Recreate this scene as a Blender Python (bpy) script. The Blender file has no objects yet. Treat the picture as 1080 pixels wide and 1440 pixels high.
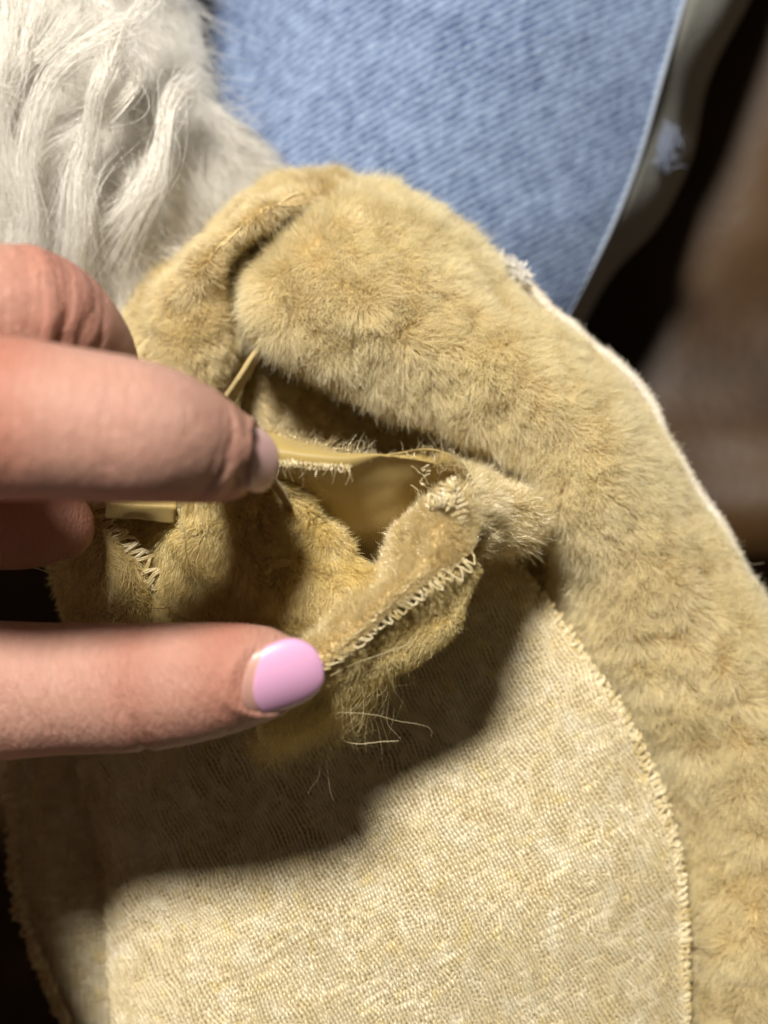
import bpy, math
import numpy as np

# ------------------------------------------------------------------ camera, world, lamp, exposure
D = 260.0                      # camera height above the lap (mm)
WID = 136.0                    # width of the view at lap level (mm)
KPX = WID / 1080.0             # mm per photo pixel at lap level
MM = 0.001
scene = bpy.context.scene
COL = scene.collection

cam_d = bpy.data.cameras.new("camera")
cam = bpy.data.objects.new("camera", cam_d)
COL.objects.link(cam)
cam.location = (0, 0, D * MM)
cam.rotation_euler = (0, 0, 0)
cam_d.sensor_width = 36
cam_d.lens = 36 * D / (WID * 4 / 3)
cam_d.clip_start = 0.01
cam_d.clip_end = 10
cam_d.dof.use_dof = True
cam_d.dof.focus_distance = (D - 42) * MM
cam_d.dof.aperture_fstop = 10.5
scene.camera = cam

world = bpy.data.worlds.new("World")
scene.world = world
world.use_nodes = True
bg = world.node_tree.nodes["Background"]
bg.inputs[0].default_value = (1.0, 0.87, 0.68, 1)
bg.inputs[1].default_value = 0.05

LDIR = np.array([-0.17, 0.53, 0.82]); LDIR /= np.linalg.norm(LDIR)
LDIST = 0.75
lamp_d = bpy.data.lights.new("room_lamp", 'AREA')
lamp_d.shape = 'DISK'
lamp_d.size = 0.125
lamp_d.energy = 9.4
lamp_d.color = (1.0, 0.95, 0.87)
lamp = bpy.data.objects.new("room_lamp", lamp_d)
COL.objects.link(lamp)
lamp.location = tuple(LDIR * LDIST)
from mathutils import Vector
lamp.rotation_euler = Vector(tuple(LDIR)).to_track_quat('Z', 'Y').to_euler()

vs = scene.view_settings
scene.display_settings.display_device = 'sRGB'
vs.view_transform = 'Standard'
vs.look = 'None'
vs.exposure = 0.0
vs.gamma = 1.0
vs.use_curve_mapping = False
scene.render.engine = 'CYCLES'
scene.cycles.use_denoising = True
scene.cycles.max_bounces = 8
scene.cycles.diffuse_bounces = 4
scene.cycles.transparent_max_bounces = 8
scene.cycles_curves.shape = 'THICK'
scene.cycles_curves.subdivisions = 2

rng = np.random.default_rng(7)

# ------------------------------------------------------------------ helpers
def P(a):
    """(photo x, photo y, height in mm) rows -> world metres."""
    a = np.asarray(a, float)
    s = KPX * (D - a[..., 2]) / D
    out = np.empty(a.shape[:-1] + (3,))
    out[..., 0] = (a[..., 0] - 540) * s
    out[..., 1] = (720 - a[..., 1]) * s
    out[..., 2] = a[..., 2]
    return out * MM

def catmull(c, t):
    c = np.asarray(c, float); n = len(c)
    x = np.clip(np.asarray(t, float), 0, 1) * (n - 1)
    i = np.minimum(x.astype(int), n - 2); f = x - i
    ext = np.concatenate([[2 * c[0] - c[1]], c, [2 * c[-1] - c[-2]]])
    p0, p1, p2, p3 = ext[i], ext[i + 1], ext[i + 2], ext[i + 3]
    f = f.reshape((-1,) + (1,) * (c.ndim - 1))
    return 0.5 * (2 * p1 + (p2 - p0) * f + (2 * p0 - 5 * p1 + 4 * p2 - p3) * f ** 2 + (3 * p1 - p0 - 3 * p2 + p3) * f ** 3)

TAB = np.random.default_rng(3).random(4096) * 2 - 1
def vnoise(p, seed=0):
    p = np.asarray(p, float)
    i = np.floor(p).astype(np.int64); f = p - i
    f = f * f * (3 - 2 * f)
    def h(dx, dy, dz):
        k = ((i[..., 0] + dx) * 73856093) ^ ((i[..., 1] + dy) * 19349663) ^ ((i[..., 2] + dz) * 83492791) ^ (seed * 2654435)
        k = (k ^ (k >> 13)) * 1274126177
        return TAB[(k ^ (k >> 16)) & 4095]
    r = 0
    for dx in (0, 1):
        for dy in (0, 1):
            for dz in (0, 1):
                w = (f[..., 0] if dx else 1 - f[..., 0]) * (f[..., 1] if dy else 1 - f[..., 1]) * (f[..., 2] if dz else 1 - f[..., 2])
                r = r + w * h(dx, dy, dz)
    return r

def vgrad(p, seed=0, e=0.15):
    g = np.empty_like(p)
    for k in range(3):
        d = np.zeros(3); d[k] = e
        g[..., k] = (vnoise(p + d, seed) - vnoise(p - d, seed)) / (2 * e)
    return g

def norm(v):
    return v / np.maximum(np.linalg.norm(v, axis=-1, keepdims=True), 1e-12)

def empty(name, loc=(0, 0, 0)):
    o = bpy.data.objects.new(name, None)
    o.location = loc; o.empty_display_size = 0.01
    COL.objects.link(o)
    return o

def tag(o, label, cat, group=None, kind=None):
    o["label"] = label; o["category"] = cat
    if group: o["group"] = group
    if kind: o["kind"] = kind
    return o

def link(name, data, mat, parent=None, kind=None):
    o = bpy.data.objects.new(name, data)
    COL.objects.link(o)
    if mat is not None: data.materials.append(mat)
    if parent is not None:
        o.parent = parent
        par = parent; off = Vector((0, 0, 0))
        while par is not None:
            off += par.location; par = par.parent
        o.location = -off
    if kind: o["kind"] = kind
    return o

def mesh_from(name, V, F, smooth=True):
    me = bpy.data.meshes.new(name)
    V = np.asarray(V, np.float32).reshape(-1, 3)
    F = np.asarray(F, np.int32)
    k = F.shape[1]
    me.vertices.add(len(V)); me.vertices.foreach_set('co', V.ravel())
    me.loops.add(F.size); me.loops.foreach_set('vertex_index', F.ravel())
    me.polygons.add(len(F)); me.polygons.foreach_set('loop_start', np.arange(0, F.size, k, dtype=np.int32))
    me.update(calc_edges=True)
    if smooth: me.polygons.foreach_set('use_smooth', np.ones(len(F), bool))
    me.validate()
    return me

def lifted(a, h=8.0):
    """raise the pulled-up pocket: the higher a point, the more it is lifted"""
    a = np.array(a, float)
    a[..., 2] += h * np.clip((a[..., 2] - 15) / 25.0, 0, 1)
    return a

class Patch:
    """A cloth sheet through a grid of control points, with its own folds."""
    def __init__(s, ctrl, nu=160, nv=160, bumps=(), seed=0, flip=False):
        c = P(np.asarray(ctrl, float))
        a = catmull(c, np.linspace(0, 1, nu))
        g = catmull(np.swapaxes(a, 0, 1), np.linspace(0, 1, nv))
        s.G = np.swapaxes(g, 0, 1).copy()
        s.nu, s.nv, s.flip = nu, nv, flip
        s.norms()
        for (size, amp) in bumps:          # mm, mm
            q = s.G / MM / size
            s.G = s.G + s.N * (amp * MM * vnoise(q, seed + int(size * 10)))[..., None]
        s.norms()
    def norms(s):
        du = np.gradient(s.G, axis=0); dv = np.gradient(s.G, axis=1)
        s.N = norm(np.cross(du, dv)) * (-1 if s.flip else 1)
        s.area = np.linalg.norm(np.cross(du, dv), axis=-1)
    def at(s, u, v):
        x = np.clip(u, 0, 1) * (s.nu - 1); y = np.clip(v, 0, 1) * (s.nv - 1)
        i = np.minimum(x.astype(int), s.nu - 2); j = np.minimum(y.astype(int), s.nv - 2)
        fx = (x - i)[..., None]; fy = (y - j)[..., None]
        def b(A):
            return (A[i, j] * (1 - fx) + A[i + 1, j] * fx) * (1 - fy) + (A[i, j + 1] * (1 - fx) + A[i + 1, j + 1] * fx) * fy
        return b(s.G), norm(b(s.N))
    def sample(s, n, r=rng, weight=None):
        w = s.area[:-1, :-1].copy()
        if weight is not None: w = w * weight[:-1, :-1]
        w = w.ravel(); w = np.cumsum(w) / w.sum()
        k = np.searchsorted(w, r.random(n))
        k = np.minimum(k, (s.nu - 1) * (s.nv - 1) - 1)
        i, j = np.divmod(k, s.nv - 1)
        u = (i + r.random(n)) / (s.nu - 1); v = (j + r.random(n)) / (s.nv - 1)
        return u, v
    def mesh(s, name, thick=0.5):
        idx = np.arange(s.nu * s.nv).reshape(s.nu, s.nv)
        a, b, c, d = idx[:-1, :-1], idx[1:, :-1], idx[1:, 1:], idx[:-1, 1:]
        F = np.stack([a, b, c, d], -1).reshape(-1, 4)
        V = s.G.reshape(-1, 3)
        n = len(V)
        V2 = V - s.N.reshape(-1, 3) * thick * MM
        F2 = F[:, ::-1] + n
        ring = np.concatenate([idx[:-1, 0], idx[-1, :-1], idx[:0:-1, -1], idx[0, :0:-1]])
        nx = np.roll(ring, -1)
        F3 = np.stack([nx, ring, ring + n, nx + n], -1)
        Fa = np.concatenate([F, F2, F3])
        if s.flip: Fa = Fa[:, ::-1]
        return mesh_from(name, np.concatenate([V, V2]), Fa)

def hair_obj(name, pts, rad, mat, parent, kind="stuff"):
    """pts (N,k,3) metres, rad (N,k) metres -> one strand object."""
    N, k, _ = pts.shape
    c = bpy.data.hair_curves.new(name)
    c.add_curves([k] * N)
    c.position_data.foreach_set('vector', np.ascontiguousarray(pts, np.float32).ravel())
    at = c.attributes.get('radius') or c.attributes.new('radius', 'FLOAT', 'POINT')
    at.data.foreach_set('value', np.ascontiguousarray(rad, np.float32).ravel())
    c.update_tag()
    return link(name, c, mat, parent, kind)

def fur(name, patch, n, length, mat, parent, comb=(1, 0, 0), lift=0.6, lay=0.6, jit=0.3, clump=1.0, cfreq=2.2,
        radius=0.05, k=5, curl=0.0, weight=None, seed=1, lenvar=0.35, lenmap=None, streak=None):
    r = np.random.default_rng(seed)
    u, v = patch.sample(n, r, weight)
    p, nn = patch.at(u, v)
    comb = np.asarray(comb, float)
    if comb.ndim == 1: comb = np.broadcast_to(norm(comb), p.shape)
    fld = np.stack([vnoise(p / MM / 9.0, seed + 11), vnoise(p / MM / 9.0, seed + 12), vnoise(p / MM / 9.0, seed + 13)], -1)
    cm = comb + 0.7 * fld
    cm = norm(cm - nn * (cm * nn).sum(-1, keepdims=True))
    L = length * (1 - lenvar * r.random(n) ** 1.5) * (1 + 0.30 * vnoise(p / MM / 4.0, seed + 5) + 0.22 * vnoise(p / MM / 1.6, seed + 6)) * MM
    if lenmap is not None:
        L = L * lenmap[(u * (patch.nu - 1)).astype(int), (v * (patch.nv - 1)).astype(int)]
    L = L[:, None]
    q = p / MM
    if streak is not None:
        sd = norm(np.array(streak[:3], float)); wob = 0.35 * vnoise(q / 14.0, seed + 3)
        sdv = norm(sd + wob[:, None] * np.array([-sd[1], sd[0], 0]))
        q = q - sdv * (q * sdv).sum(-1, keepdims=True) * (1 - 1 / streak[3])
    wq = np.stack([vnoise(q / 4.7, seed + 41), vnoise(q / 4.7 + 9.3, seed + 42), vnoise(q / 4.7 + 4.1, seed + 43)], -1)
    q = q @ np.array([[0.80, 0.36, 0.48], [-0.60, 0.48, 0.64], [0.0, -0.80, 0.60]]) + 2.6 * wq
    am = np.clip(0.5 + 0.9 * vnoise(p / MM / 6.0, seed + 31), 0.05, 1.3)[:, None]
    g = vgrad(q / (cfreq * 0.62), seed + 21) * 0.30 + vgrad(q / (cfreq * 1.25), seed + 22) * 0.55 * am + vgrad(q / (cfreq * 2.7), seed + 23) * 0.75
    g = g @ np.array([[0.80, 0.36, 0.48], [-0.60, 0.48, 0.64], [0.0, -0.80, 0.60]]).T
    g = g - nn * (g * nn).sum(-1, keepdims=True)
    rd = r.normal(size=(n, 3))
    p1 = p + L * 0.45 * norm(nn + 0.25 * cm + 0.25 * rd * jit)
    p2 = p + L * (lift * nn + lay * cm + jit * rd * 0.6) + clump * MM * g
    t = np.linspace(0, 1, k)[None, :, None]
    pts = (1 - t) ** 2 * p[:, None] + 2 * t * (1 - t) * p1[:, None] + t ** 2 * p2[:, None]
    if curl > 0:
        ph = r.random((n, 1, 1)) * 6.28
        w = np.sin(ph + t * (3 + 5 * r.random((n, 1, 1)))) * t * curl * MM
        pts = pts + w * norm(r.normal(size=(n, 1, 3)))
    tt = np.linspace(0, 1, k)[None]
    rad = radius * MM * (1 - 0.75 * tt ** 2) * (0.7 + 0.6 * r.random((n, 1)))
    return hair_obj(name, pts, rad, mat, parent)

def frames(c):
    T = norm(np.gradient(c, axis=0))
    a = np.array([0, 0, 1.0])
    B = np.cross(T, a); bad = np.linalg.norm(B, axis=-1) < 0.1
    B[bad] = np.cross(T[bad], np.array([0, 1.0, 0]))
    B = norm(B); N = np.cross(B, T)
    return T, B, N

def tube(c, rad, sides=6, cap=True):
    """closed tube (V, F tri/quads as quads) along points c in metres."""
    c = np.asarray(c, float); m = len(c)
    rad = np.broadcast_to(np.asarray(rad, float), (m,))
    T, B, N = frames(c)
    a = np.linspace(0, 2 * math.pi, sides, endpoint=False)
    ring = c[:, None] + rad[:, None, None] * (np.cos(a)[None, :, None] * B[:, None] + np.sin(a)[None, :, None] * N[:, None])
    V = ring.reshape(-1, 3)
    idx = np.arange(m * sides).reshape(m, sides); nx = np.roll(idx, -1, 1)
    F = np.stack([idx[:-1], nx[:-1], nx[1:], idx[1:]], -1).reshape(-1, 4)
    if cap:
        n = len(V)
        V = np.concatenate([V, c[:1] - T[:1] * rad[0] * 0.5, c[-1:] + T[-1:] * rad[-1] * 0.5])
        f0 = np.stack([nx[0], idx[0], np.full(sides, n), np.full(sides, n)], -1)
        f1 = np.stack([idx[-1], nx[-1], np.full(sides, n + 1), np.full(sides, n + 1)], -1)
        return V, F, np.concatenate([f0, f1])[:, :3]
    return V, F, np.zeros((0, 3), int)

def tube_mesh(name, c, rad, sides=6):
    V, F, C = tube(c, rad, sides)
    me = bpy.data.meshes.new(name)
    me.from_pydata(V.tolist(), [], F.tolist() + C.tolist())
    me.polygons.foreach_set('use_smooth', np.ones(len(me.polygons), bool))
    return me

# ------------------------------------------------------------------ materials
def new_mat(name):
    m = bpy.data.materials.new(name); m.use_nodes = True
    nt = m.node_tree; nt.nodes.clear()
    out = nt.nodes.new('ShaderNodeOutputMaterial')
    return m, nt, out

def nd(nt, typ, **kw):
    n = nt.nodes.new(typ)
    for k, v in kw.items():
        if k.startswith('i_'):
            n.inputs[k[2:].replace('_', ' ')].default_value = v
        else:
            setattr(n, k, v)
    return n

def ramp(nt, stops):
    r = nt.nodes.new('ShaderNodeValToRGB')
    e = r.color_ramp.elements
    while len(e) < len(stops): e.new(0.5)
    for x, (p, c) in zip(e, stops):
        x.position = p; x.color = (*c, 1)
    return r

def mix(nt, a, b, fac, mode='MIX'):
    m = nt.nodes.new('ShaderNodeMix'); m.data_type = 'RGBA'; m.blend_type = mode
    for sock, v in ((m.inputs[0], fac), (m.inputs[6], a), (m.inputs[7], b)):
        if hasattr(v, 'links') or isinstance(v, bpy.types.NodeSocket): nt.links.new(v, sock)
        else: sock.default_value = v if not isinstance(v, tuple) else (*v, 1)
    return m.outputs[2]

def noise(nt, scale, detail=3, vec=None, rough=0.55):
    n = nd(nt, 'ShaderNodeTexNoise'); n.inputs['Scale'].default_value = scale
    n.inputs['Detail'].default_value = detail; n.inputs['Roughness'].default_value = rough
    if vec is not None: nt.links.new(vec, n.inputs['Vector'])
    return n

def fibre_mat(name, root, tip, patchy=None, patchy2=None, gloss=0.12, trans=0.3, pscale=90, rand=0.25, grough=0.35, tipstart=0.35):
    """fur / yarn: colour from root to tip, tuft to tuft and strand to strand."""
    m, nt, out = new_mat(name)
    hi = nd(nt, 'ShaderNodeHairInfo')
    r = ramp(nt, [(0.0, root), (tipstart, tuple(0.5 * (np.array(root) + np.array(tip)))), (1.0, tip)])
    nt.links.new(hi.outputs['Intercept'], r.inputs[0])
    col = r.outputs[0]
    if patchy is not None:
        tc = nd(nt, 'ShaderNodeTexCoord')
        n = noise(nt, pscale, 3, tc.outputs['Object'])
        rr = ramp(nt, [(0.45, (0, 0, 0)), (0.72, (1, 1, 1))])
        nt.links.new(n.outputs[0], rr.inputs[0])
        col = mix(nt, col, patchy, rr.outputs[0])
    if patchy2 is not None:
        n = noise(nt, pscale * 1.6, 2, tc.outputs['Object']); n.noise_dimensions = '4D'; n.inputs['W'].default_value = 5.0
        rr = ramp(nt, [(0.56, (0, 0, 0)), (0.74, (0.8, 0.8, 0.8))])
        nt.links.new(n.outputs[0], rr.inputs[0])
        col = mix(nt, col, patchy2, rr.outputs[0])
    hsv = nd(nt, 'ShaderNodeHueSaturation')
    mr = nd(nt, 'ShaderNodeMapRange'); mr.inputs[3].default_value = 1 - rand; mr.inputs[4].default_value = 1 + rand
    nt.links.new(hi.outputs['Random'], mr.inputs[0]); nt.links.new(mr.outputs[0], hsv.inputs['Value'])
    nt.links.new(col, hsv.inputs['Color'])
    col = hsv.outputs[0]
    d = nd(nt, 'ShaderNodeBsdfDiffuse'); t = nd(nt, 'ShaderNodeBsdfTranslucent'); g = nd(nt, 'ShaderNodeBsdfGlossy')
    g.inputs['Roughness'].default_value = grough
    nt.links.new(col, d.inputs[0]); nt.links.new(col, t.inputs[0])
    g.inputs[0].default_value = (1, 0.94, 0.8, 1)
    a = nd(nt, 'ShaderNodeMixShader'); a.inputs[0].default_value = trans
    nt.links.new(d.outputs[0], a.inputs[1]); nt.links.new(t.outputs[0], a.inputs[2])
    b = nd(nt, 'ShaderNodeMixShader'); b.inputs[0].default_value = gloss
    nt.links.new(a.outputs[0], b.inputs[1]); nt.links.new(g.outputs[0], b.inputs[2])
    nt.links.new(b.outputs[0], out.inputs[0])
    return m

def cloth_mat(name, c1, c2, scale=200, rough=0.85, bump=0.3, bscale=900, sheen=0.2, spec=0.3, aniso=None):
    m, nt, out = new_mat(name)
    tc = nd(nt, 'ShaderNodeTexCoord')
    n = noise(nt, scale, 4, tc.outputs['Object'])
    col = mix(nt, c1, c2, n.outputs[0])
    p = nd(nt, 'ShaderNodeBsdfPrincipled')
    nt.links.new(col, p.inputs['Base Color'])
    p.inputs['Roughness'].default_value = rough
    p.inputs['Sheen Weight'].default_value = sheen
    p.inputs['Specular IOR Level'].default_value = spec
    b = nd(nt, 'ShaderNodeBump'); b.inputs['Strength'].default_value = bump; b.inputs['Distance'].default_value = 0.0005
    n2 = noise(nt, bscale, 3, tc.outputs['Object'])
    nt.links.new(n2.outputs[0], b.inputs['Height']); nt.links.new(b.outputs[0], p.inputs['Normal'])
    nt.links.new(p.outputs[0], out.inputs[0])
    return m

M = {}
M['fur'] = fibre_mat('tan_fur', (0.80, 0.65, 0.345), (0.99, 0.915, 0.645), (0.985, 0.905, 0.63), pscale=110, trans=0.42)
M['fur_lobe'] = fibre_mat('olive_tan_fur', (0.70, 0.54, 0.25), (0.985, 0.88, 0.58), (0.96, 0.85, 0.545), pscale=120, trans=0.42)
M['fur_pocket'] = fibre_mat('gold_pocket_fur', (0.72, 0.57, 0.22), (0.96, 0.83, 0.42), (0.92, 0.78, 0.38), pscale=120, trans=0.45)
M['fuzz'] = fibre_mat('pale_fuzz', (0.66, 0.51, 0.22), (0.90, 0.77, 0.44), (0.84, 0.72, 0.42), gloss=0.28, grough=0.25, pscale=200)
M['yarn'] = fibre_mat('knit_yarn', (0.78, 0.67, 0.43), (0.78, 0.67, 0.43), (0.90, 0.82, 0.62), (0.83, 0.68, 0.30), gloss=0.12, trans=0.12, pscale=210, rand=0.015)
M['thread'] = fibre_mat('cream_thread', (0.80, 0.68, 0.40), (0.84, 0.74, 0.48), None, gloss=0.3, trans=0.2, grough=0.25)
M['white'] = fibre_mat('white_long_fur', (0.90, 0.87, 0.81), (0.97, 0.955, 0.92), (0.92, 0.895, 0.84), gloss=0.10, trans=0.5, pscale=60, rand=0.16)
M['whitelock'] = fibre_mat('white_lock', (0.94, 0.92, 0.87), (0.96, 0.94, 0.90), None, gloss=0.14, trans=0.3, rand=0.08)
M['edge'] = fibre_mat('cream_edge', (0.92, 0.86, 0.75), (0.95, 0.90, 0.80), None, gloss=0.1)
M['backing'] = cloth_mat('tan_backing', (0.66, 0.51, 0.24), (0.76, 0.61, 0.33), bump=0.4)
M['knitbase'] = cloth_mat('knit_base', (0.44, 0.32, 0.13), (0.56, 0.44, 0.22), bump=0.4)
M['throwbase'] = cloth_mat('throw_backing', (0.80, 0.77, 0.72), (0.88, 0.86, 0.81), scale=80)

def stitch_mat():
    m, nt, out = new_mat('shiny_stitch_thread')
    p = nd(nt, 'ShaderNodeBsdfPrincipled')
    oi = nd(nt, 'ShaderNodeObjectInfo')
    r = ramp(nt, [(0, (0.60, 0.46, 0.20)), (1, (0.85, 0.74, 0.48))])
    nt.links.new(oi.outputs['Random'], r.inputs[0]); nt.links.new(r.outputs[0], p.inputs['Base Color'])
    p.inputs['Roughness'].default_value = 0.24
    p.inputs['Specular IOR Level'].default_value = 0.9
    tc = nd(nt, 'ShaderNodeTexCoord'); n = noise(nt, 2500, 2, tc.outputs['Object'])
    b = nd(nt, 'ShaderNodeBump'); b.inputs['Strength'].default_value = 0.6; b.inputs['Distance'].default_value = 0.0002
    nt.links.new(n.outputs[0], b.inputs['Height']); nt.links.new(b.outputs[0], p.inputs['Normal'])
    nt.links.new(p.outputs[0], out.inputs[0])
    return m
M['stitch'] = stitch_mat()

def satin_mat():
    m, nt, out = new_mat('gold_satin')
    tc = nd(nt, 'ShaderNodeTexCoord')
    p = nd(nt, 'ShaderNodeBsdfPrincipled')
    n = noise(nt, 70, 2, tc.outputs['Object'])
    col = mix(nt, (0.36, 0.26, 0.085), (0.48, 0.355, 0.13), n.outputs[0])
    nt.links.new(col, p.inputs['Base Color'])
    p.inputs['Roughness'].default_value = 0.42
    p.inputs['Specular IOR Level'].default_value = 0.3
    p.inputs['Anisotropic'].default_value = 0.6
    p.inputs['Transmission Weight'].default_value = 0.0
    p.inputs['Sheen Weight'].default_value = 0.15
    w = nd(nt, 'ShaderNodeTexWave'); w.inputs['Scale'].default_value = 1100; w.inputs['Distortion'].default_value = 1
    nt.links.new(tc.outputs['Object'], w.inputs['Vector'])
    b = nd(nt, 'ShaderNodeBump'); b.inputs['Strength'].default_value = 0.2; b.inputs['Distance'].default_value = 0.0002
    nt.links.new(w.outputs[0], b.inputs['Height']); nt.links.new(b.outputs[0], p.inputs['Normal'])
    nt.links.new(p.outputs[0], out.inputs[0])
    return m
M['satin'] = satin_mat()

def denim_mat():
    m, nt, out = new_mat('washed_denim')
    tc = nd(nt, 'ShaderNodeTexCoord')
    mp = nd(nt, 'ShaderNodeMapping'); mp.inputs['Rotation'].default_value = (0, 0, math.radians(-30))
    nt.links.new(tc.outputs['Object'], mp.inputs[0])
    w = nd(nt, 'ShaderNodeTexWave'); w.bands_direction = 'Y'; w.inputs['Scale'].default_value = 245
    w.inputs['Distortion'].default_value = 3.0; w.inputs['Detail'].default_value = 2; w.inputs['Detail Scale'].default_value = 3
    nt.links.new(mp.outputs[0], w.inputs['Vector'])
    mp2 = nd(nt, 'ShaderNodeMapping'); mp2.inputs['Rotation'].default_value = (0, 0, math.radians(12)); mp2.inputs['Scale'].default_value = (1, 0.62, 1)
    nt.links.new(tc.outputs['Object'], mp2.inputs[0])
    slub = noise(nt, 420, 3, mp2.outputs[0], 0.6)
    wash = noise(nt, 45, 3, tc.outputs['Object'])
    r1 = ramp(nt, [(0.34, (0.045, 0.075, 0.185)), (0.66, (0.235, 0.315, 0.50))])
    nt.links.new(slub.outputs[0], r1.inputs[0])
    r2 = ramp(nt, [(0.3, (0.05, 0.085, 0.18)), (0.7, (0.20, 0.28, 0.44))])
    nt.links.new(wash.outputs[0], r2.inputs[0])
    c = mix(nt, r1.outputs[0], r2.outputs[0], 0.42)
    rw = ramp(nt, [(0.55, (0, 0, 0)), (0.95, (0.42, 0.42, 0.42))])
    nt.links.new(w.outputs[0], rw.inputs[0])
    c = mix(nt, c, (0.52, 0.62, 0.78), rw.outputs[0])
    p = nd(nt, 'ShaderNodeBsdfPrincipled'); nt.links.new(c, p.inputs['Base Color'])
    p.inputs['Roughness'].default_value = 0.9; p.inputs['Specular IOR Level'].default_value = 0.2; p.inputs['Sheen Weight'].default_value = 0.1
    ad = nd(nt, 'ShaderNodeMath', operation='ADD'); nt.links.new(w.outputs[0], ad.inputs[0]); nt.links.new(slub.outputs[0], ad.inputs[1])
    b = nd(nt, 'ShaderNodeBump'); b.inputs['Strength'].default_value = 0.4; b.inputs['Distance'].default_value = 0.0004
    nt.links.new(ad.outputs[0], b.inputs['Height']); nt.links.new(b.outputs[0], p.inputs['Normal'])
    nt.links.new(p.outputs[0], out.inputs[0])
    return m
M['denim'] = denim_mat()
M['denimback'] = cloth_mat('denim_underside', (0.26, 0.26, 0.225), (0.34, 0.34, 0.30), scale=60, bump=0.4, bscale=1200)

def leather_mat():
    m, nt, out = new_mat('brown_leather')
    tc = nd(nt, 'ShaderNodeTexCoord')
    n = noise(nt, 22, 4, tc.outputs['Object']); v = nd(nt, 'ShaderNodeTexVoronoi'); v.inputs['Scale'].default_value = 420
    nt.links.new(tc.outputs['Object'], v.inputs['Vector'])
    r = ramp(nt, [(0.3, (0.028, 0.013, 0.005)), (0.7, (0.085, 0.044, 0.015))]); nt.links.new(n.outputs[0], r.inputs[0])
    p = nd(nt, 'ShaderNodeBsdfPrincipled'); nt.links.new(r.outputs[0], p.inputs['Base Color'])
    p.inputs['Roughness'].default_value = 0.5; p.inputs['Specular IOR Level'].default_value = 0.22
    b = nd(nt, 'ShaderNodeBump'); b.inputs['Strength'].default_value = 0.12; b.inputs['Distance'].default_value = 0.0006
    nt.links.new(v.outputs[0], b.inputs['Height']); nt.links.new(b.outputs[0], p.inputs['Normal'])
    nt.links.new(p.outputs[0], out.inputs[0])
    return m
M['leather'] = leather_mat()

def skin_mat():
    m, nt, out = new_mat('skin')
    at = nd(nt, 'ShaderNodeAttribute'); at.attribute_name = 'finger_uv'
    red = nd(nt, 'ShaderNodeAttribute'); red.attribute_name = 'redness'
    tc = nd(nt, 'ShaderNodeTexCoord')
    n = noise(nt, 130, 4, tc.outputs['Object'])
    c = mix(nt, (0.475, 0.24, 0.18), (0.64, 0.37, 0.285), n.outputs[0])
    c = mix(nt, c, (0.42, 0.14, 0.085), red.outputs['Fac'])
    p = nd(nt, 'ShaderNodeBsdfPrincipled'); nt.links.new(c, p.inputs['Base Color'])
    p.subsurface_method = 'RANDOM_WALK'
    p.inputs['Subsurface Weight'].default_value = 0.25
    p.inputs['Subsurface Radius'].default_value = (1.0, 0.35, 0.2)
    p.inputs['Subsurface Scale'].default_value = 0.0018
    p.inputs['Roughness'].default_value = 0.42
    p.inputs['Specular IOR Level'].default_value = 0.45
    mp = nd(nt, 'ShaderNodeMapping'); mp.inputs['Scale'].default_value = (1.0, 0.22, 1)
    nt.links.new(at.outputs['Vector'], mp.inputs[0])
    n1 = noise(nt, 2.1, 5, mp.outputs[0], 0.62)
    v = nd(nt, 'ShaderNodeTexVoronoi'); v.inputs['Scale'].default_value = 1700; v.feature = 'DISTANCE_TO_EDGE'
    nt.links.new(tc.outputs['Object'], v.inputs['Vector'])
    b1 = nd(nt, 'ShaderNodeBump'); b1.inputs['Strength'].default_value = 0.85; b1.inputs['Distance'].default_value = 0.0007
    nt.links.new(n1.outputs[0], b1.inputs['Height'])
    b2 = nd(nt, 'ShaderNodeBump'); b2.inputs['Strength'].default_value = 0.45; b2.inputs['Distance'].default_value = 0.0002
    nt.links.new(v.outputs[0], b2.inputs['Height']); nt.links.new(b1.outputs[0], b2.inputs['Normal'])
    nt.links.new(b2.outputs[0], p.inputs['Normal'])
    nt.links.new(p.outputs[0], out.inputs[0])
    return m
M['skin'] = skin_mat()

def plain(name, col, rough, coat=0.0, sss=0.0):
    m, nt, out = new_mat(name)
    p = nd(nt, 'ShaderNodeBsdfPrincipled')
    tc = nd(nt, 'ShaderNodeTexCoord'); n = noise(nt, 260, 2, tc.outputs['Object'])
    c = mix(nt, tuple(0.95 * x for x in col), tuple(min(1, 1.04 * x) for x in col), n.outputs[0])
    nt.links.new(c, p.inputs['Base Color'])
    p.inputs['Roughness'].default_value = rough
    p.inputs['Coat Weight'].default_value = coat
    p.inputs['Coat Roughness'].default_value = 0.15
    p.inputs['Subsurface Weight'].default_value = sss
    p.inputs['Subsurface Radius'].default_value = (1, .5, .5); p.inputs['Subsurface Scale'].default_value = 0.0008
    nt.links.new(p.outputs[0], out.inputs[0])
    return m
M['polish'] = plain('pink_polish', (0.76, 0.40, 0.62), 0.28, 0.7, 0.1)
M['polish_pale'] = plain('pale_pink_polish', (0.76, 0.48, 0.47), 0.33, 0.3, 0.1)
M['nail'] = plain('bare_nail', (0.56, 0.31, 0.25), 0.4, 0.1, 0.2)

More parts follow.
